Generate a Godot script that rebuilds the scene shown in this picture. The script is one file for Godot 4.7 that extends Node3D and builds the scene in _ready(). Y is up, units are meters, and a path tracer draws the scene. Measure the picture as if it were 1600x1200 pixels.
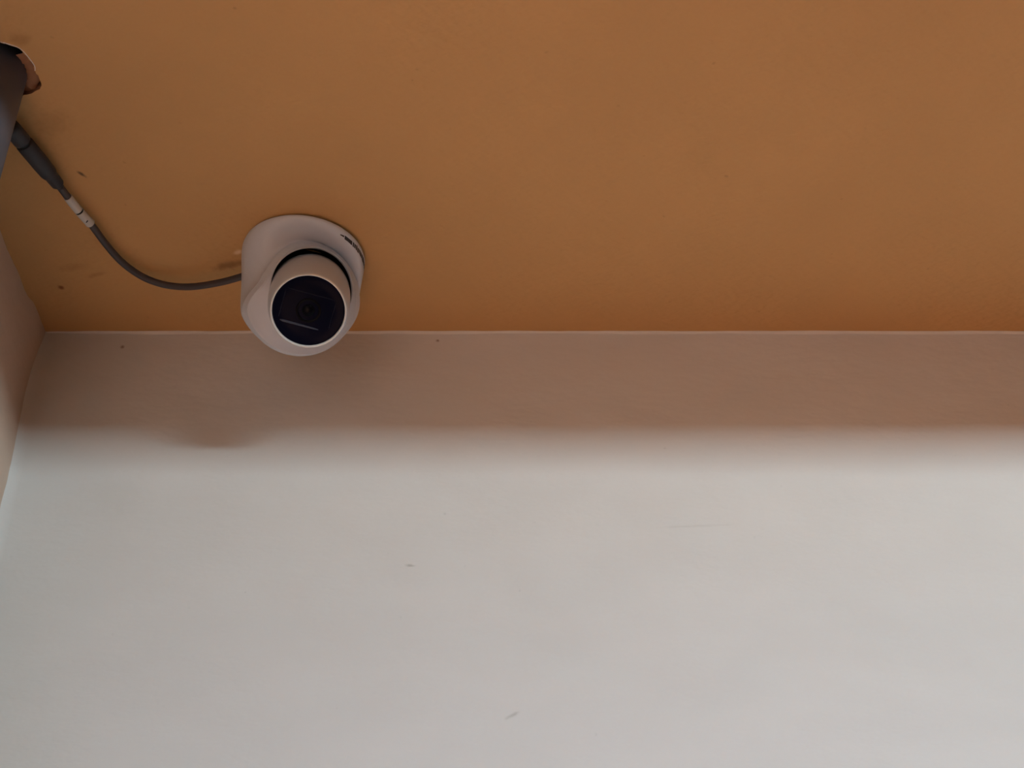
extends Node3D
# A white turret security camera under an orange loft slab, in the corner of a white plastered room.
# y up, metres.  The white wall is the plane z = 0, the left wall x = LEFT, the underside of the slab y = TOP.

const TOP := 2.4
const LEFT := -0.3825
const RIGHT := 2.8
const FRONT := 2.0
const ROOF := 3.2
const RETURN := 0.66        # how far the left wall comes forward
const FAR_LEFT := -2.6
const EDGE := 0.5            # the loft slab reaches this far out from the wall
const SPOT := Vector3(-0.1586, 2.4, 0.0962)   # where the turret is screwed to the slab

func _ready() -> void:
	# ---------------------------------------------------------------- camera
	var cam := Camera3D.new()
	cam.name = "camera"
	cam.fov = 2.0 * rad_to_deg(atan(600.0 / 2400.0))
	cam.near = 0.02
	cam.far = 60.0
	cam.position = Vector3(0, 1.63, 0.984)
	cam.rotation_degrees = Vector3(36.1, 0, 0)
	add_child(cam)
	cam.current = true

	# ---------------------------------------------------------------- sky, exposure
	var env := Environment.new()
	env.background_mode = Environment.BG_SKY
	var sky := Sky.new()
	var sm := ProceduralSkyMaterial.new()
	sm.sky_top_color = Color(0.50, 0.62, 0.80)
	sm.sky_horizon_color = Color(0.68, 0.80, 0.95)
	sm.ground_horizon_color = Color(0.55, 0.47, 0.38)
	sm.ground_bottom_color = Color(0.40, 0.33, 0.26)
	sky.sky_material = sm
	env.sky = sky
	env.background_energy_multiplier = SKY_E
	env.tonemap_mode = Environment.TONE_MAPPER_LINEAR
	env.tonemap_exposure = 1.0
	env.sdfgi_enabled = true
	env.ssao_enabled = true
	env.ssil_enabled = true
	var we := WorldEnvironment.new()
	we.name = "world_environment"
	we.environment = env
	add_child(we)

	# ---------------------------------------------------------------- sun through the doorway
	var sun := DirectionalLight3D.new()
	sun.name = "sun"
	sun.light_color = Color(1.0, 0.93, 0.82)
	sun.light_energy = SUN_E
	sun.light_angular_distance = 1.0
	sun.shadow_enabled = true
	add_child(sun)
	sun.look_at_from_position(Vector3.ZERO, Vector3(0.05, -1.7, -1.0), Vector3.UP)

	# daylight that the frosted ventilator in the front wall lets in
	var vent := AreaLight3D.new()
	vent.name = "window_daylight"
	vent.area_size = Vector2(WIN.size.x - 0.06, WIN.size.y - 0.05)
	vent.area_normalize_energy = true
	vent.light_color = WIN_C
	vent.light_energy = WIN_E
	vent.shadow_enabled = true
	vent.area_range = 12.0
	vent.position = Vector3(WIN.get_center().x, WIN.get_center().y, FRONT - 0.01)
	add_child(vent)

	make_materials()
	build_room()
	build_pipe()
	build_turret()
	build_cable()

const SKY_E := 8.5
const SUN_E := 7.3
const WIN_E := 3.7
const WIN_C := Color(0.855, 0.95, 0.985)
const WIN := Rect2(0.80, 2.643, 0.92, 0.194)    # x, y of the ventilator
const DOOR := Rect2(-1.70, 0.0, 1.72, 2.29)

# ==================================================================== helpers
var M := {}

func mat(c: Color, rough := 0.8, spec := 0.5) -> StandardMaterial3D:
	var m := StandardMaterial3D.new()
	m.albedo_color = c
	m.roughness = rough
	m.metallic_specular = spec
	return m

func noise_tex(freq: float, seed_: int, octaves := 4, normal := false, bump := 4.0, size := 512, ramp: Gradient = null) -> NoiseTexture2D:
	var n := FastNoiseLite.new()
	n.noise_type = FastNoiseLite.TYPE_SIMPLEX_SMOOTH
	n.frequency = freq
	n.seed = seed_
	n.fractal_octaves = octaves
	var t := NoiseTexture2D.new()
	t.width = size
	t.height = size
	t.seamless = true
	t.noise = n
	t.as_normal_map = normal
	t.bump_strength = bump
	if ramp: t.color_ramp = ramp
	return t

func tag(o: Node, label := "", category := "", kind := "") -> Node:
	if label: o.set_meta("label", label)
	if category: o.set_meta("category", category)
	if kind: o.set_meta("kind", kind)
	return o

func numbered(called: String, parent: Node) -> String:
	var out := called
	var k := 0
	while parent.has_node(NodePath(out)):
		k += 1
		out = "%s_%03d" % [called, k]
	return out

func put(called: String, mesh: Mesh, m: Material, parent: Node = self) -> MeshInstance3D:
	var o := MeshInstance3D.new()
	o.name = numbered(called, parent)
	o.mesh = mesh
	o.material_override = m
	o.cast_shadow = GeometryInstance3D.SHADOW_CASTING_SETTING_ON
	parent.add_child(o, true)
	return o

func thing(called: String, at: Vector3, label: String, category: String) -> Node3D:
	var o := Node3D.new()
	o.name = called
	o.position = at
	add_child(o, true)
	tag(o, label, category)
	return o

# a sheet of rows x columns points -> mesh; front faces towards du x dv flipped by "flip"
func sheet(st: SurfaceTool, rows: Array, flip := false, closed := false, uvs: Array = []) -> void:
	var nr := rows.size()
	var nc: int = rows[0].size()
	var cols := nc if closed else nc - 1
	for i in nr - 1:
		for j in cols:
			var k := (j + 1) % nc
			var q := [[i, j], [i + 1, j], [i + 1, k], [i, j], [i + 1, k], [i, k]]
			if flip: q = [[i, j], [i + 1, k], [i + 1, j], [i, j], [i, k], [i + 1, k]]
			for e in q:
				if uvs.size(): st.set_uv(uvs[e[0]][e[1]])
				st.add_vertex(rows[e[0]][e[1]])

func start(smooth := true) -> SurfaceTool:
	var st := SurfaceTool.new()
	st.begin(Mesh.PRIMITIVE_TRIANGLES)
	st.set_smooth_group(0 if smooth else -1)
	return st

func finish(st: SurfaceTool) -> ArrayMesh:
	st.index()
	st.generate_normals()
	return st.commit()

func fan(st: SurfaceTool, ring: Array, centre: Vector3, flip := false) -> void:
	for j in ring.size():
		var a: Vector3 = ring[j]
		var b: Vector3 = ring[(j + 1) % ring.size()]
		if flip:
			st.add_vertex(centre); st.add_vertex(b); st.add_vertex(a)
		else:
			st.add_vertex(centre); st.add_vertex(a); st.add_vertex(b)

func box(st: SurfaceTool, lo: Vector3, hi: Vector3) -> void:
	var c := []
	for i in 8: c.append(Vector3(hi.x if i & 1 else lo.x, hi.y if i & 2 else lo.y, hi.z if i & 4 else lo.z))
	for f in [[0, 2, 3, 1], [4, 5, 7, 6], [0, 4, 6, 2], [1, 3, 7, 5], [0, 1, 5, 4], [2, 6, 7, 3]]:
		for k in [0, 2, 1, 0, 3, 2]: st.add_vertex(c[f[k]])

# frame whose z is "n"
func frame(n: Vector3, near_x := Vector3.RIGHT) -> Basis:
	var z := n.normalized()
	var x := (near_x - z * near_x.dot(z)).normalized()
	return Basis(x, z.cross(x), z)

# profile: [[radius, along], ...] turned round axis b.z from "at"
func lathe(st: SurfaceTool, at: Vector3, b: Basis, profile: Array, n := 96, cap0 := false, cap1 := false) -> void:
	var rows := []
	for p in profile:
		var row := []
		for j in n:
			var a := TAU * j / n
			row.append(at + b.z * p[1] + (b.x * cos(a) + b.y * sin(a)) * p[0])
		rows.append(row)
	sheet(st, rows, false, true)
	if cap0: fan(st, rows[0], at + b.z * profile[0][1], false)
	if cap1: fan(st, rows[-1], at + b.z * profile[-1][1], true)

# round tube along points, radii one or many
func tube(st: SurfaceTool, pts: Array, radii: Array, n := 20, caps := true) -> void:
	var rows := []
	var x := Vector3.UP
	for i in pts.size():
		var t: Vector3 = (pts[mini(i + 1, pts.size() - 1)] - pts[maxi(i - 1, 0)]).normalized()
		x = (x - t * x.dot(t)).normalized()
		var y := t.cross(x)
		var r: float = radii[mini(i, radii.size() - 1)]
		var row := []
		for j in n:
			var a := TAU * j / n
			row.append(pts[i] + (x * cos(a) + y * sin(a)) * r)
		rows.append(row)
	sheet(st, rows, false, true)
	if caps:
		fan(st, rows[0], pts[0], false)
		fan(st, rows[-1], pts[-1], true)

func curve_points(knots: Array, step := 0.002) -> Array:
	var c := Curve3D.new()
	for i in knots.size():
		var t: Vector3 = (knots[mini(i + 1, knots.size() - 1)] - knots[maxi(i - 1, 0)]) / 6.0
		c.add_point(knots[i], -t, t)
	c.bake_interval = step
	var out := []
	for p in c.get_baked_points(): out.append(p)
	return out

# ==================================================================== materials
func blot(im: Image, cx: float, cy: float, rx: float, ry: float, turn: float, c: Color, strength: float, rng: RandomNumberGenerator) -> void:
	# a stain or a patch of painted shade with a ragged edge, in pixels
	var n := FastNoiseLite.new()
	n.seed = rng.randi()
	n.frequency = 0.12
	var r := int(maxf(rx, ry) * 1.6) + 2
	for y in range(maxi(0, int(cy) - r), mini(im.get_height(), int(cy) + r)):
		for x in range(maxi(0, int(cx) - r), mini(im.get_width(), int(cx) + r)):
			var d := Vector2(x - cx, y - cy).rotated(-turn) / Vector2(rx, ry)
			var k := clampf(1.25 - d.length() + 0.35 * n.get_noise_2d(x, y), 0.0, 1.0)
			k = k * k * (3 - 2 * k) * strength
			if k > 0.0: im.set_pixel(x, y, im.get_pixel(x, y).lerp(c, k))

const CEIL_UV := Rect2(-0.45, 0.0, 1.0, 0.5)     # x, z covered by the ceiling's colour texture
const WALL_UV := Rect2(-0.45, 1.9, 1.0, 0.5)     # x, y covered by the wall's

func tone_image(w: int, h: int, base: Color, amount: float, seed_: int, stretch: float) -> Image:
	var im := Image.create(w, h, false, Image.FORMAT_RGB8)
	var a := FastNoiseLite.new()
	a.seed = seed_
	a.frequency = 0.006
	a.fractal_octaves = 5
	var b := FastNoiseLite.new()
	b.seed = seed_ + 1
	b.frequency = 0.25
	for y in h:
		for x in w:
			var k := 1.0 + amount * (a.get_noise_2d(x, y * stretch) + 0.35 * b.get_noise_2d(x, y * stretch))
			im.set_pixel(x, y, Color(base.r * k, base.g * k, base.b * k))
	return im

func make_materials() -> void:
	var rng := RandomNumberGenerator.new()
	rng.seed = 7
	# orange distemper of the slab
	var base := Color(0.81, 0.63, 0.42)
	var im := tone_image(1024, 512, base, 0.020, 11, 1.0)
	var spot := func(x: float, z: float) -> Vector2: return (Vector2(x, z) - CEIL_UV.position) / CEIL_UV.size * Vector2(1024, 512)
	var p: Vector2
	p = spot.call(-0.3088, 0.1827); blot(im, p.x, p.y, 4.2, 1.3, -0.9, Color(0.30, 0.24, 0.20), 0.75, rng)
	p = spot.call(-0.3536, 0.0558); blot(im, p.x, p.y, 2.6, 2.6, 0.0, Color(0.42, 0.22, 0.12), 0.6, rng)
	p = spot.call(-0.3226, 0.0713); blot(im, p.x, p.y, 9.0, 2.5, 0.4, Color(0.60, 0.42, 0.26), 0.25, rng)
	p = spot.call(-0.3390, 0.0800); blot(im, p.x, p.y, 12.0, 5.0, 0.2, Color(0.64, 0.45, 0.28), 0.22, rng)
	p = spot.call(-0.3205, 0.3080); blot(im, p.x, p.y, 8.0, 6.0, 0.2, Color(0.62, 0.44, 0.26), 0.35, rng)
	p = spot.call(-0.3180, 0.2330); blot(im, p.x, p.y, 16.0, 12.0, 0.6, Color(0.62, 0.46, 0.28), 0.25, rng)
	p = spot.call(-0.2170, 0.0830); blot(im, p.x, p.y, 16.0, 4.5, 0.35, Color(0.42, 0.28, 0.18), 0.45, rng)  # shade of the cable beside the turret base, painted into the slab's colour
	p = spot.call(-0.2090, 0.0980); blot(im, p.x, p.y, 5.0, 3.0, 0.5, Color(0.95, 0.84, 0.70), 0.8, rng)
	for k in 60:
		blot(im, rng.randf() * 1024, rng.randf() * 512, rng.randf_range(0.6, 1.8), rng.randf_range(0.5, 1.2), rng.randf() * 3, base * 0.75, rng.randf_range(0.15, 0.45), rng)
	var m := mat(Color.WHITE, 0.85, 0.35)
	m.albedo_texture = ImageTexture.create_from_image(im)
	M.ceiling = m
	m = mat(base, 0.85, 0.35)
	M.ceiling_edge = m

	# white plaster of the back wall, with a few specks and scuffs
	base = Color(0.885, 0.870, 0.855)
	im = tone_image(1024, 512, base, 0.012, 31, 2.5)
	var wspot := func(x: float, y: float) -> Vector2: return Vector2((x - WALL_UV.position.x) / WALL_UV.size.x * 1024, (WALL_UV.end.y - y) / WALL_UV.size.y * 512)
	p = wspot.call(-0.3153, 2.3859); blot(im, p.x, p.y, 1.9, 1.9, 0.0, Color(0.45, 0.34, 0.28), 0.6, rng)
	p = wspot.call(-0.0607, 2.3925); blot(im, p.x, p.y, 1.5, 1.5, 0.0, Color(0.40, 0.28, 0.22), 0.6, rng)
	p = wspot.call(-0.0748, 2.1844); blot(im, p.x, p.y, 4.0, 1.0, 0.1, Color(0.62, 0.60, 0.57), 0.5, rng)
	p = wspot.call(0.1350, 2.2180); blot(im, p.x, p.y, 30.0, 0.9, -0.06, Color(0.78, 0.76, 0.73), 0.35, rng)
	p = wspot.call(0.0000, 2.0680); blot(im, p.x, p.y, 6.0, 1.3, -0.5, Color(0.66, 0.64, 0.60), 0.4, rng)
	p = wspot.call(-0.3000, 2.2450); blot(im, p.x, p.y, 24.0, 18.0, 0.0, Color(0.80, 0.78, 0.75), 0.12, rng)
	for k in 40:
		blot(im, rng.randf() * 1024, rng.randf() * 512, rng.randf_range(0.5, 1.3), rng.randf_range(0.5, 1.0), 0.0, base * 0.8, rng.randf_range(0.1, 0.35), rng)
	m = mat(Color.WHITE, 0.75, 0.35)
	m.albedo_texture = ImageTexture.create_from_image(im)
	M.wall = m
	m = mat(Color(0.87, 0.83, 0.81), 0.8, 0.35)
	M.plaster = m
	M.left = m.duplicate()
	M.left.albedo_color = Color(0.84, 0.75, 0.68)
	M.bead = mat(Color(0.90, 0.87, 0.84), 0.7, 0.4)
	for k in ["ceiling", "wall", "plaster", "ceiling_edge", "left"]:
		M[k].normal_enabled = true
	for k in ["plaster", "ceiling_edge", "left"]:
		M[k].uv1_triplanar = true
		M[k].uv1_world_triplanar = true
		M[k].uv1_scale = Vector3.ONE * 4.0
	M.ceiling.normal_texture = noise_tex(0.09, 5, 3, true, 2.5, 1024)
	M.ceiling.normal_scale = 0.2
	M.wall.normal_texture = noise_tex(0.06, 9, 4, true, 3.0, 1024)
	M.wall.normal_scale = 0.10
	M.plaster.normal_texture = noise_tex(0.03, 13, 4, true, 3.0, 512)
	M.plaster.normal_scale = 0.35
	M.left.normal_texture = M.plaster.normal_texture
	M.left.normal_scale = 0.35
	M.ceiling_edge.normal_texture = M.plaster.normal_texture
	M.ceiling_edge.normal_scale = 0.35

	# the rest of the room, behind the photographer
	M.room = mat(Color(0.52, 0.43, 0.36), 0.85)
	M.room_top = mat(Color(0.88, 0.85, 0.80), 0.85)
	m = mat(Color.WHITE, 0.6)
	var g := Gradient.new()
	g.set_color(0, Color(0.58, 0.41, 0.31))
	g.set_color(1, Color(0.72, 0.53, 0.42))
	m.albedo_texture = noise_tex(0.02, 3, 4, false, 1.0, 256, g)
	m.uv1_triplanar = true
	m.uv1_world_triplanar = true
	M.floor = m
	M.ground = mat(Color(0.27, 0.22, 0.17), 0.95)
	M.wood = mat(Color(0.34, 0.21, 0.13), 0.55)
	m = mat(Color(0.80, 0.84, 0.86), 0.5)
	m.emission_enabled = true
	m.emission = Color(0.90, 0.97, 1.0)
	m.emission_energy_multiplier = 0.8
	M.frosted = m

	# turret
	m = mat(Color(0.82, 0.83, 0.86), 0.42, 0.5)
	M.shell = m
	m = mat(Color(0.97, 0.97, 0.96), 0.3, 0.5)  # whiter than the shell: the ring's glint is put into its colour
	M.bezel = m
	M.socket = mat(Color(0.05, 0.05, 0.055), 0.6, 0.4)
	M.lens_window = mat(Color(0.058, 0.068, 0.135), 0.12, 0.10)
	M.lens_panel = mat(Color(0.09, 0.10, 0.165), 0.3, 0.25)
	M.lens_ridge = mat(Color(0.22, 0.25, 0.33), 0.25, 0.5)
	M.lens_dark = mat(Color(0.03, 0.03, 0.06), 0.3, 0.2)
	M.print = mat(Color(0.13, 0.10, 0.10), 0.6)
	M.print_fine = mat(Color(0.22, 0.19, 0.18), 0.6)
	M.screw = mat(Color(0.6, 0.6, 0.6), 0.4)
	# cable and pipe
	M.cord = mat(Color(0.27, 0.24, 0.245), 0.5)
	M.plug = mat(Color(0.19, 0.19, 0.215), 0.55)
	M.plug_dark = mat(Color(0.03, 0.03, 0.035), 0.6)
	M.sleeve = mat(Color(0.80, 0.78, 0.75), 0.6)
	m = mat(Color(0.33, 0.33, 0.36), 0.5)
	M.pipe = m
	m = mat(Color(0.63, 0.46, 0.35), 0.95, 0.2)
	m.uv1_triplanar = true
	m.uv1_scale = Vector3.ONE * 30.0
	m.normal_enabled = true
	m.normal_texture = M.plaster.normal_texture
	m.normal_scale = 1.0
	M.mortar = m

# ==================================================================== room
var HOLE := [Vector2(-0.3815, 0.296), Vector2(-0.376, 0.303), Vector2(-0.366, 0.3055), Vector2(-0.355, 0.3075), Vector2(-0.344, 0.3072), Vector2(-0.3338, 0.3062), Vector2(-0.3293, 0.3045), Vector2(-0.3227, 0.3008), Vector2(-0.3193, 0.2942),
	Vector2(-0.3168, 0.2858), Vector2(-0.3175, 0.2815), Vector2(-0.3161, 0.2775), Vector2(-0.3158, 0.2700), Vector2(-0.3179, 0.2652), Vector2(-0.3244, 0.2612), Vector2(-0.3300, 0.2600),
	Vector2(-0.340, 0.2540), Vector2(-0.352, 0.2505), Vector2(-0.365, 0.2530), Vector2(-0.375, 0.259), Vector2(-0.3815, 0.266)]

func build_room() -> void:
	# back wall: a sheet of plaster that is not quite flat, on a slab
	var wn := FastNoiseLite.new()
	wn.seed = 21
	wn.frequency = 9.0
	wn.fractal_octaves = 3
	var st := start()
	var rows := []
	var uvs := []
	var ys := [0.0, 0.6, 1.2, 1.6, 1.85]
	for i in 121: ys.append(1.9 + 0.5 * i / 120.0)
	ys.append_array([2.45, 2.7, ROOF])
	var xs := []
	for i in 221: xs.append(LEFT - 0.012 + 0.932 * i / 220.0)
	xs.append_array([0.8, 1.3, 1.8, RIGHT])
	for y in ys:
		var row := []
		var ur := []
		for x in xs:
			var near: float = clampf((y - 2.0) / 0.1, 0.0, 1.0)
			var z := -0.0012 + 0.0012 * wn.get_noise_2d(x, y * 1.6) * near
			var c: float = x - LEFT
			if c < 0.006: z += 0.006 - sqrt(maxf(0.006 * 0.006 - pow(0.006 - maxf(c, 0.0), 2.0), 0.0))
			row.append(Vector3(x, y, z))
			ur.append(Vector2((x - WALL_UV.position.x) / WALL_UV.size.x, (WALL_UV.end.y - y) / WALL_UV.size.y))
		rows.append(row)
		uvs.append(ur)
	sheet(st, rows, false, false, uvs)
	var back := []
	for y in [0.0, ROOF]:
		back.append([Vector3(LEFT - 0.012, y, -0.15), Vector3(RIGHT, y, -0.15)])
	sheet(st, back, true, false, [[Vector2.ZERO, Vector2.ZERO], [Vector2.ZERO, Vector2.ZERO]])
	st.index()
	st.generate_normals()
	st.generate_tangents()
	tag(put("wall_back", st.commit(), M.wall), "white plastered wall below the orange ceiling", "wall", "structure")

	# left wall: lumpy towards the corner
	st = start()
	rows = []
	var ln := FastNoiseLite.new()
	ln.seed = 4
	ln.frequency = 16.0
	var zs := []
	for i in 71: zs.append(-0.01 + 0.56 * i / 70.0)
	zs.append(RETURN)
	for y in ys:
		var row := []
		for z in zs:
			var lump := 0.0030 * (1.0 - smoothstep(0.034, 0.050, z)) * exp(-pow((y - 2.402) / 0.022, 2.0))
			var near: float = clampf((y - 1.9) / 0.1, 0.0, 1.0)
			row.append(Vector3(LEFT + 0.0016 * ln.get_noise_2d(z, y * 0.5) * near + lump, y, z))
		rows.append(row)
	sheet(st, rows, true)
	rows = []
	for y in [0.0, ROOF]: rows.append([Vector3(LEFT - 0.15, y, -0.01), Vector3(LEFT - 0.15, y, RETURN), Vector3(LEFT, y, RETURN)])
	sheet(st, rows)
	tag(put("wall_left", finish(st), M.left), "dull white plastered return wall at the left of the corner", "wall", "structure")

	# loft slab: underside with a ragged hole for the pipe
	st = start(false)
	var outer := PackedVector2Array([Vector2(LEFT - 0.05, -0.05), Vector2(LEFT - 0.05, EDGE), Vector2(RIGHT, EDGE), Vector2(RIGHT, -0.05)])
	var poly := PackedVector2Array()
	var hole := fine_hole()
	# cut the underside in two across the hole so that both halves are simple polygons
	var left_i := 0
	var right_i := 0
	for i in hole.size():
		if hole[i].x < hole[left_i].x: left_i = i
		if hole[i].x > hole[right_i].x: right_i = i
	var zl: float = hole[left_i].y
	var zr: float = hole[right_i].y
	for half in 2:
		poly = PackedVector2Array()
		if half == 0:
			poly.append_array([Vector2(LEFT - 0.05, zl), Vector2(LEFT - 0.05, EDGE), Vector2(RIGHT, EDGE), Vector2(RIGHT, zr)])
			var i := right_i
			while true:
				poly.append(hole[i])
				if i == left_i: break
				i = (i - 1 + hole.size()) % hole.size()
		else:
			poly.append_array([Vector2(RIGHT, zr), Vector2(RIGHT, -0.05), Vector2(LEFT - 0.05, -0.05), Vector2(LEFT - 0.05, zl)])
			var i := left_i
			while true:
				poly.append(hole[i])
				if i == right_i: break
				i = (i - 1 + hole.size()) % hole.size()
		var tri := Geometry2D.triangulate_polygon(poly)
		for t in range(0, tri.size(), 3):
			var v := [poly[tri[t]], poly[tri[t + 1]], poly[tri[t + 2]]]
			if (v[1] - v[0]).cross(v[2] - v[0]) < 0.0: v = [v[0], v[2], v[1]]
			for k in [0, 2, 1]:
				st.set_uv((v[k] - CEIL_UV.position) / CEIL_UV.size)
				st.add_vertex(Vector3(v[k].x, TOP, v[k].y))
	st.index()
	st.generate_normals()
	st.generate_tangents()
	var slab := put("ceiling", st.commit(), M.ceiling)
	tag(slab, "orange painted underside of the slab over the white wall", "ceiling", "structure")
	st = start(false)
	var n := hole.size()
	for i in n:
		var a: Vector2 = hole[i]
		var b: Vector2 = hole[(i + 1) % n]
		for q in [Vector3(a.x, TOP, a.y), Vector3(b.x, TOP, b.y), Vector3(b.x, TOP + 0.1, b.y), Vector3(a.x, TOP, a.y), Vector3(b.x, TOP + 0.1, b.y), Vector3(a.x, TOP + 0.1, a.y)]: st.add_vertex(q)
	put("hole_edge", finish(st), M.mortar, slab)
	st = start(false)
	box(st, Vector3(LEFT - 0.05, TOP + 0.1, -0.05), Vector3(RIGHT, TOP + 0.14, EDGE))
	box(st, Vector3(LEFT - 0.05, TOP, EDGE - 0.004), Vector3(RIGHT, TOP + 0.1, EDGE))
	put("slab_edge", finish(st), M.ceiling_edge, slab)

	# pale chipped paint along the hole's rim
	st = start()
	var chip := []
	for i in range(5, 11): chip.append(Vector3(HOLE[i].x + 0.0004, TOP - 0.0001, HOLE[i].y + 0.0004))
	tube(st, curve_points(chip, 0.001), [0.0002, 0.0004, 0.0003, 0.0005, 0.0006, 0.0003, 0.0005, 0.0004, 0.0006, 0.0003], 8)
	var rim := put("chipped_rim", finish(st), M.bead, slab)
	tag(rim, "pale chipped paint at the edge of the hole")

	# thin bead of white paint and plaster where wall and slab meet
	st = start()
	rows = []
	var bn := FastNoiseLite.new()
	bn.seed = 8
	bn.frequency = 14.0
	bn.fractal_octaves = 3
	for i in 301:
		var x := LEFT - 0.005 + 1.0 * i / 300.0
		var h := (0.0016 + 0.0007 * bn.get_noise_1d(x)) * lerpf(0.25, 1.0, smoothstep(-0.37, -0.27, x))
		var d := 0.0019 + 0.0007 * bn.get_noise_1d(x + 5.0)
		var row := []
		for k in 7:
			var a := PI / 2 * k / 6.0
			row.append(Vector3(x, TOP + 0.0002 - h * sin(a), -0.0035 + (d + 0.003) * cos(a)))
		rows.append(row)
	sheet(st, rows, true)
	tag(put("trim_1", finish(st), M.bead), "thin pale line of plaster where the white wall meets the orange ceiling", "trim", "structure")

	# the rest of the room
	st = start(false)
	box(st, Vector3(FAR_LEFT, 0, -0.15), Vector3(LEFT - 0.012, ROOF, -0.0))
	tag(put("wall_back", finish(st), M.room), "back wall of the room to the left of the return", "wall", "structure")
	st = start(false)
	box(st, Vector3(FAR_LEFT - 0.15, 0, -0.15), Vector3(FAR_LEFT, ROOF, FRONT + 0.15))
	tag(put("wall_left", finish(st), M.room), "far left wall of the room", "wall", "structure")
	st = start(false)
	box(st, Vector3(FAR_LEFT - 0.15, -0.1, -0.15), Vector3(RIGHT + 0.15, 0.0, FRONT + 0.15))
	tag(put("floor", finish(st), M.floor), "brown floor of the room", "floor", "structure")
	st = start(false)
	box(st, Vector3(FAR_LEFT - 0.15, ROOF, -0.15), Vector3(RIGHT + 0.15, ROOF + 0.12, FRONT + 0.15))
	tag(put("ceiling", finish(st), M.room_top), "high ceiling of the room beyond the slab", "ceiling", "structure")
	st = start(false)
	box(st, Vector3(RIGHT, 0, -0.15), Vector3(RIGHT + 0.15, ROOF, FRONT + 0.15))
	tag(put("wall_right", finish(st), M.room), "far right wall of the room", "wall", "structure")
	st = start(false)
	var z0 := FRONT
	var z1 := FRONT + 0.15
	box(st, Vector3(FAR_LEFT, 0, z0), Vector3(DOOR.position.x, ROOF, z1))
	box(st, Vector3(DOOR.position.x, DOOR.end.y, z0), Vector3(DOOR.end.x, ROOF, z1))
	box(st, Vector3(DOOR.end.x, 0, z0), Vector3(WIN.position.x, ROOF, z1))
	box(st, Vector3(WIN.position.x, 0, z0), Vector3(WIN.end.x, WIN.position.y, z1))
	box(st, Vector3(WIN.position.x, WIN.end.y, z0), Vector3(WIN.end.x, ROOF, z1))
	box(st, Vector3(WIN.end.x, 0, z0), Vector3(RIGHT, ROOF, z1))
	tag(put("wall_front", finish(st), M.room), "wall with the doorway behind the photographer", "wall", "structure")
	# door frame and ventilator
	st = start(false)
	box(st, Vector3(DOOR.position.x, 0, z0 + 0.03), Vector3(DOOR.position.x + 0.05, DOOR.end.y, z1 - 0.02))
	box(st, Vector3(DOOR.end.x - 0.05, 0, z0 + 0.03), Vector3(DOOR.end.x, DOOR.end.y, z1 - 0.02))
	box(st, Vector3(DOOR.position.x + 0.05, DOOR.end.y - 0.05, z0 + 0.03), Vector3(DOOR.end.x - 0.05, DOOR.end.y, z1 - 0.02))
	tag(put("door_1", finish(st), M.wood), "wooden frame of the open doorway", "door", "structure")
	st = start(false)
	box(st, Vector3(WIN.position.x, WIN.position.y, z0 + 0.03), Vector3(WIN.end.x, WIN.position.y + 0.025, z1 - 0.03))
	box(st, Vector3(WIN.position.x, WIN.end.y - 0.025, z0 + 0.03), Vector3(WIN.end.x, WIN.end.y, z1 - 0.03))
	box(st, Vector3(WIN.position.x, WIN.position.y, z0 + 0.03), Vector3(WIN.position.x + 0.03, WIN.end.y, z1 - 0.03))
	box(st, Vector3(WIN.end.x - 0.03, WIN.position.y, z0 + 0.03), Vector3(WIN.end.x, WIN.end.y, z1 - 0.03))
	var win := put("window_1", finish(st), M.wood)
	tag(win, "frosted ventilator window high in the front wall", "window", "structure")
	st = start(false)
	box(st, Vector3(WIN.position.x + 0.03, WIN.position.y + 0.025, z0 + 0.06), Vector3(WIN.end.x - 0.03, WIN.end.y - 0.025, z0 + 0.066))
	put("window_pane", finish(st), M.frosted, win)
	st = start(false)
	box(st, Vector3(-12, -0.2, FRONT + 0.15), Vector3(14, -0.1, 26))
	tag(put("ground", finish(st), M.ground), "dry ground outside the doorway", "ground", "structure")

func fine_hole() -> Array:
	var rng := RandomNumberGenerator.new()
	rng.seed = 3
	var out := []
	for i in HOLE.size():
		var a: Vector2 = HOLE[i]
		var b: Vector2 = HOLE[(i + 1) % HOLE.size()]
		out.append(a)
		for k in [1, 2]:
			out.append(a.lerp(b, k / 3.0) + Vector2(rng.randf_range(-1, 1), rng.randf_range(-1, 1)) * 0.0006)
	return out

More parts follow.
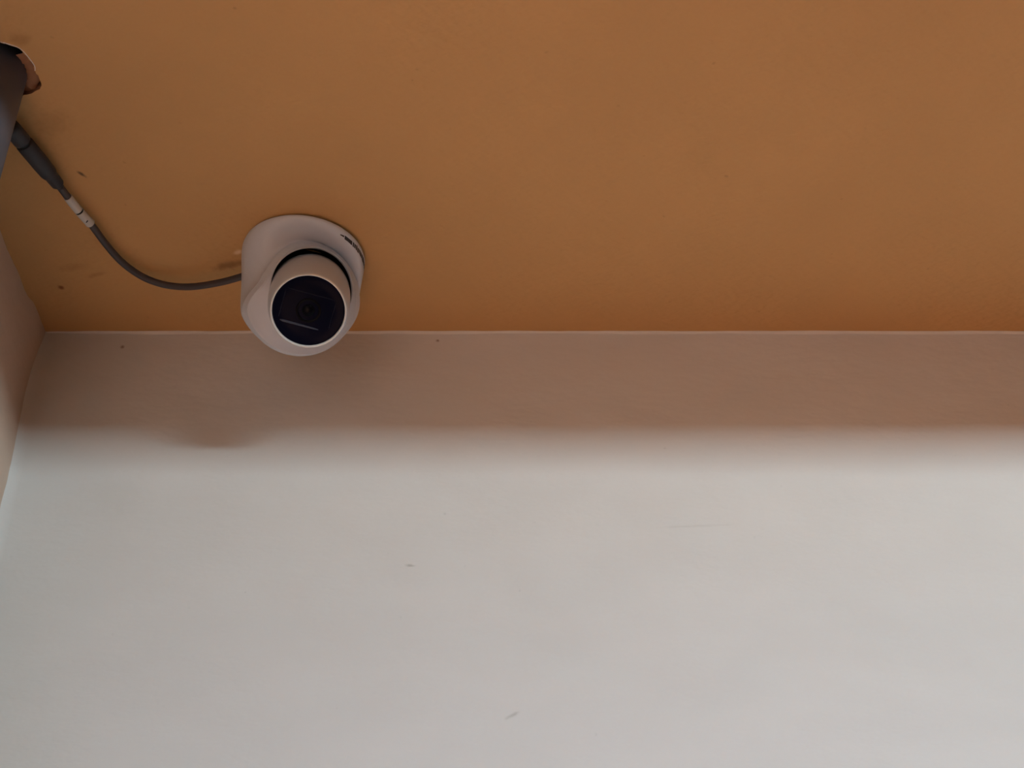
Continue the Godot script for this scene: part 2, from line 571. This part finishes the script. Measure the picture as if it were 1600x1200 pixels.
# ==================================================================== pipe through the slab
func build_pipe() -> void:
	var x := -0.3517
	var z := 0.2790
	var r := 0.0270
	var t := thing("pipe", Vector3(x, 0, z), "grey vertical pipe rising through a ragged hole in the orange ceiling", "pipe")
	var st := start()
	lathe(st, Vector3.ZERO, frame(Vector3.UP), [[r, 0.0], [r, 0.8], [r, 1.6], [r, 2.0], [r, 2.3], [r, TOP + 0.099]], 64, true, true)
	put("pipe_wall", finish(st), M.pipe, t)
	# broken mortar packed round it inside the hole
	st = start()
	var rng := RandomNumberGenerator.new()
	rng.seed = 12
	var inner := []
	var mid := []
	var outer := []
	var top := []
	for i in 25:
		var a := -1.25 + 1.75 * i / 24.0        # from the wall side round to the right
		var d := Vector3(cos(a), 0, -sin(a) * -1.0)
		var rad := 0.0370 + 0.0025 * sin(3.0 * a) + rng.randf_range(-0.0012, 0.0012)
		inner.append(d * (r - 0.001) + Vector3(0, TOP + 0.0045 + rng.randf_range(-0.001, 0.001), 0))
		mid.append(d * (r * 0.5 + rad * 0.5) + Vector3(0, TOP + 0.0025 + rng.randf_range(-0.0012, 0.0012), 0))
		outer.append(d * rad + Vector3(0, TOP + 0.004 + rng.randf_range(-0.001, 0.001), 0))
		top.append(d * rad + Vector3(0, TOP + 0.05, 0))
	sheet(st, [inner, mid, outer, top], false)
	var mesh := finish(st)
	var o := put("mortar", mesh, M.mortar, t)
	tag(o, "brown mortar packed round the pipe")

# ==================================================================== turret camera
# the photograph's directions at the turret: towards the lens, right and up as seen
const V := Vector3(0.1337, -0.6493, 0.7487)
const R := Vector3(0.9910, 0.0791, -0.1084)
const U := Vector3(0.0112, 0.7564, 0.6540)

var n1 := (R * 0.18 + U * 0.12 + V * 0.97).normalized()
var c1 := R * 0.0001 + U * -0.0317 + V * 0.030
const RB := 0.0467

const LIP := 0.0308          # radius of the opening, set off-centre in the face
var ecc := in_face(R * 0.0067 + U * 0.0078)

func in_face(v: Vector3) -> Vector3:
	return v - n1 * v.dot(n1)

# how far the circle of radius r round the opening's centre is from the face's centre in direction d
func lip_reach(d: Vector3, r: float) -> float:
	var e := ecc.dot(d)
	return e + sqrt(maxf(r * r - ecc.length_squared() + e * e, 0.0))

# radius of the rim's ridge; at the upper left it runs into the opening
func ridge(a: float, d: Vector3) -> float:
	var deg := rad_to_deg(wrapf(a, 0.0, TAU))
	var k := smoothstep(45.0, 122.0, deg) * (1.0 - smoothstep(158.0, 200.0, deg))
	return lerpf(0.0415, maxf(0.0300, lip_reach(d, LIP) + 0.0010), k)

# how much wider than its ridge the housing is behind the rim: little along the lower edge
func shoulder(a: float) -> float:
	var deg := rad_to_deg(wrapf(a, 0.0, TAU))
	return lerpf(0.0037, 0.0010, smoothstep(190.0, 228.0, deg) * (1.0 - smoothstep(320.0, 358.0, deg)))

func lift(r: float) -> float:
	return clampf((0.0415 - r) / 0.0105, 0.0, 1.0)

# the side of the housing: from the round base (t = 0) down to the tilted rim (t = 1); a = 0 to the right, 90 degrees towards the room
func shell_point(t: float, a: float, out := 0.0) -> Vector3:
	var b := frame(n1)
	var d0 := Vector3(cos(a), 0, sin(a))
	var d1 := b.x * cos(a) + b.y * sin(a)
	var p0 := d0 * RB
	var rr := ridge(a, d1)
	var p1 := c1 + n1 * lerpf(-0.006, 0.001, lift(rr)) + d1 * (rr + shoulder(a))
	var k := 0.38 * p0.distance_to(p1)
	return p0.bezier_interpolate(p0 + Vector3.DOWN * k, p1 - n1 * k, p1, t) + d0.lerp(d1, t) * out

func build_turret() -> void:
	var t := thing("security_camera", SPOT, "white turret security camera with black round lens face screwed to the orange ceiling", "camera")
	t.position.y -= 0.0018
	t.rotation_degrees.z = -2.2
	var n := 128
	# housing: a short bent cylinder from the slab to the tilted face, a rounded rim, a dished face and the lip of its opening
	var rows := []
	for i in 23:
		var s := i / 22.0
		var row := []
		for j in n: row.append(shell_point(s, TAU * j / n, -0.0006 if i == 0 else 0.0))
		rows.append(row)
	var b1 := frame(n1)
	var edge := [[0.0035, -0.0056], [0.0033, -0.0053], [0.0021, -0.0034], [0.0008, -0.0012], [0.0004, -0.0006], [0.0001, -0.0003], [-0.0002, -0.0002], [-0.0006, -0.0001]]
	var face_in := [[0.12, 0.0003], [0.22, 0.0009], [0.4, 0.0022], [0.6, 0.0034], [0.8, 0.0046], [0.93, 0.0055], [1.0, 0.0060]]
	var lip := [[LIP - 0.0004, 0.0058], [LIP - 0.0007, 0.0050], [LIP - 0.0008, 0.0025]]
	for part in 3:
		for p in [edge, face_in, lip][part]:
			var row := []
			for j in n:
				var a := TAU * j / n
				var d := b1.x * cos(a) + b1.y * sin(a)
				var rr := ridge(a, d)
				var up: float = p[1]
				var r: float
				if part == 0: r = rr + (p[0] * shoulder(a) / 0.0037 if p[0] > 0.0 else p[0])
				elif part == 1: r = lerpf(rr, lip_reach(d, LIP), p[0])
				else: r = lip_reach(d, p[0])
				if part < 2: up = lerpf(up, 0.0058 if part == 1 else 0.0055 + up * 0.8, lift(rr))
				row.append(c1 + n1 * up + d * r)
			rows.append(row)
	var st := start()
	sheet(st, rows, false, true)
	put("housing", finish(st), M.shell, t)
	# dark socket behind the opening
	st = start()
	lathe(st, c1 + ecc, b1, [[LIP - 0.0007, 0.0026], [LIP, 0.0], [LIP + 0.0010, -0.022]], 96, false, true)
	put("socket", finish(st), M.socket, t)
	# eyeball
	var ax := (R * 0.01 + U * -0.215 + V * 0.975).normalized()
	var g := R * 0.0062 + U * -0.0390 + V * 0.068       # centre of the lens face
	# turned so that the panel's long sides tilt as seen
	var bx := (R * cos(-0.245) + U * sin(-0.245))
	var b := frame(ax, bx)
	st = start()
	var ball := [[0.0010, -0.0675], [0.0100, -0.0670], [0.0200, -0.0650], [0.0265, -0.0610], [0.0296, -0.0560], [0.0304, -0.0500], [0.0303, -0.0400], [0.0300, -0.0250], [0.0295, -0.0130], [0.0290, -0.0065], [0.0285, -0.0030], [0.0279, -0.0012], [0.0274, -0.0004]]
	lathe(st, g, b, ball, 128, true, false)
	put("eyeball", finish(st), M.shell, t)
	st = start()
	lathe(st, g, b, [[0.0276, -0.0012], [0.02745, 0.0001], [0.0271, 0.0008], [0.0267, 0.0010], [0.0263, 0.0007], [0.0261, 0.0], [0.0260, -0.0016]], 128)
	tag(put("bezel", finish(st), M.bezel, t), "white ring round the black lens face with its glint put into the colour")
	# black face
	var face := Node3D.new()
	face.name = "lens_face"
	t.add_child(face)
	st = start()
	lathe(st, g, b, [[0.0262, -0.0012], [0.0255, -0.0010], [0.0250, -0.0011], [0.0180, -0.0010], [0.0, -0.0010]], 128)
	put("front_window", finish(st), M.lens_window, face)
	# the sensor panel showing behind the dark front: ridges along its sides, a round lens in its middle
	var bar := func(x0: float, y0: float, x1: float, y1: float, w0: float, w1: float) -> SurfaceTool:
		var s := start()
		var pts := []
		var rad := []
		for i in 13:
			var k := i / 12.0
			pts.append(g + b * Vector3(lerpf(x0, x1, k), lerpf(y0, y1, k), -0.0012))
			rad.append(lerpf(w0, w1, k) * (1.0 if i > 0 and i < 12 else 0.5))
		tube(s, pts, rad, 8)
		return s
	put("panel_edge", finish(bar.call(-0.0185, 0.0125, 0.0165, 0.0125, 0.0005, 0.0004)), M.lens_panel, face)
	put("panel_edge", finish(bar.call(-0.0180, -0.0120, 0.0105, -0.0120, 0.0011, 0.0007)), M.lens_ridge, face)
	put("panel_edge", finish(bar.call(-0.0195, 0.0110, -0.0195, -0.0100, 0.0004, 0.0004)), M.lens_panel, face)
	put("panel_edge", finish(bar.call(0.0175, 0.0110, 0.0175, -0.0090, 0.0004, 0.0004)), M.lens_panel, face)
	st = start()
	lathe(st, g, b, [[0.0092, -0.0014], [0.0090, -0.0006], [0.0082, -0.0004], [0.0076, -0.0006], [0.0070, -0.0011]], 64)
	put("lens_ring", finish(st), M.lens_dark, face)
	st = start()
	lathe(st, g, b, [[0.0046, -0.0011], [0.0042, -0.0004], [0.0030, 0.0002], [0.0015, 0.0005], [0.0, 0.0006]], 48)
	put("lens", finish(st), M.lens_dark, face)
	# print on the side of the housing: an angular mark, a solid block, a row of fine strokes
	st = start()
	print_patch(st, 47.5, 43.0, 0.0050, 0.0066, 0.0008)
	print_patch(st, 42.3, 32.0, 0.0046, 0.0076, 0.0)
	put("print", finish(st), M.print, t)
	st = start()
	var a0 := 31.0
	var rng := RandomNumberGenerator.new()
	rng.seed = 5
	while a0 > -7.0:
		var w := rng.randf_range(1.3, 2.4)
		print_patch(st, a0, a0 - w, 0.0040 + rng.randf_range(0, 0.0005), 0.0080 - rng.randf_range(0, 0.0008), 0.0)
		a0 -= w + 0.55
	put("print", finish(st), M.print_fine, t)

# a bit of flat print on the housing's side: azimuth in degrees (0 right, 90 towards the room), metres from the slab
func print_patch(st: SurfaceTool, a0: float, a1: float, d0: float, d1: float, slant: float) -> void:
	var rows := []
	for i in 4:
		var k := i / 3.0
		var row := []
		for j in 7:
			var q := j / 6.0
			var a := deg_to_rad(lerpf(a0, a1, q))
			var d := lerpf(d0 + slant * (1 - q), d1, k)
			# walk down the housing's side until d metres from the slab
			var mt := 0.0
			var went := 0.0
			var p := shell_point(0.0, a)
			while went < d and mt < 0.9:
				mt += 0.004
				var next := shell_point(mt, a)
				went += p.distance_to(next)
				p = next
			var nrm := (shell_point(mt + 0.02, a) - shell_point(mt - 0.02, a)).cross(shell_point(mt, a + 0.02) - shell_point(mt, a - 0.02)).normalized()
			if nrm.dot(Vector3(cos(a), -0.5, sin(a))) < 0.0: nrm = -nrm
			row.append(p + nrm * 0.00018)
		rows.append(row)
	sheet(st, rows, true)

# ==================================================================== cable
func build_cable() -> void:
	var origin := Vector3(-0.27, TOP, 0.08)
	var t := thing("cable", origin, "dark grey cable with a black plug and white sleeves looping to the camera", "cable")
	var k := [Vector3(-0.1960, 2.3815, 0.0950), Vector3(-0.2012, 2.3820, 0.0926), Vector3(-0.2198, 2.384, 0.0827), Vector3(-0.2409, 2.386, 0.0749), Vector3(-0.2565, 2.388, 0.0718), Vector3(-0.2713, 2.390, 0.0732),
		Vector3(-0.2846, 2.391, 0.0812), Vector3(-0.2964, 2.392, 0.0965), Vector3(-0.3041, 2.392, 0.1171), Vector3(-0.3103, 2.392, 0.1391), Vector3(-0.3162, 2.392, 0.1543), Vector3(-0.3205, 2.392, 0.1679), Vector3(-0.3242, 2.391, 0.1830)]
	for i in k.size(): k[i] -= origin
	var st := start()
	tube(st, curve_points(k), [0.0027], 20)
	put("cord", finish(st), M.cord, t)
	var a: Vector3 = k[12] + (k[11] - k[12]) * 0.1
	var tip := Vector3(-0.3455, 2.3868, 0.2560) - origin
	var dir := (tip - a).normalized()
	var b := frame(dir, Vector3.UP)
	st = start()
	lathe(st, a, b, [[0.0027, -0.0030], [0.0030, -0.0004], [0.0040, 0.0002], [0.0046, 0.0012], [0.0049, 0.0110], [0.0056, 0.0124], [0.0061, 0.0150], [0.0063, 0.0250], [0.0063, 0.0452], [0.0058, 0.0462]], 40, true, true)
	put("plug", finish(st), M.plug, t)
	st = start()
	lathe(st, a, b, [[0.0054, 0.0460], [0.0054, 0.0480]], 40)
	put("groove", finish(st), M.plug_dark, t)
	st = start()
	lathe(st, a, b, [[0.0053, 0.0476], [0.0060, 0.0480], [0.0062, 0.0500], [0.0061, 0.0610], [0.0058, 0.0640]], 40, true, true)
	put("collar", finish(st), M.plug, t)
	# two white sleeves and the dark gap between them
	var s0: Vector3 = k[9]
	var s2: Vector3 = k[11]
	var pts := curve_points([k[9], k[10], k[11]], 0.0008)
	var cnt := pts.size()
	var cut := int(cnt * 0.46)
	st = start()
	tube(st, pts.slice(0, cut), [0.0032, 0.0036, 0.0035, 0.0036, 0.0034], 24)
	put("sleeve", finish(st), M.sleeve, t)
	st = start()
	tube(st, pts.slice(cut + 2, cnt), [0.0033, 0.0034, 0.0033], 24)
	put("sleeve", finish(st), M.sleeve, t)
	# a dark nick across the lower sleeve
	st = start()
	var nick := int(cnt * 0.20)
	tube(st, [pts[nick] + Vector3(0.0016, -0.0024, 0.0014), pts[nick] + Vector3(0.0004, -0.0034, 0.0002)], [0.0006, 0.0004], 8)
	put("nick", finish(st), M.plug_dark, t)
	st = start()
	tube(st, pts.slice(cut - 1, cut + 3), [0.0031], 20)
	put("sleeve_gap", finish(st), M.plug_dark, t)
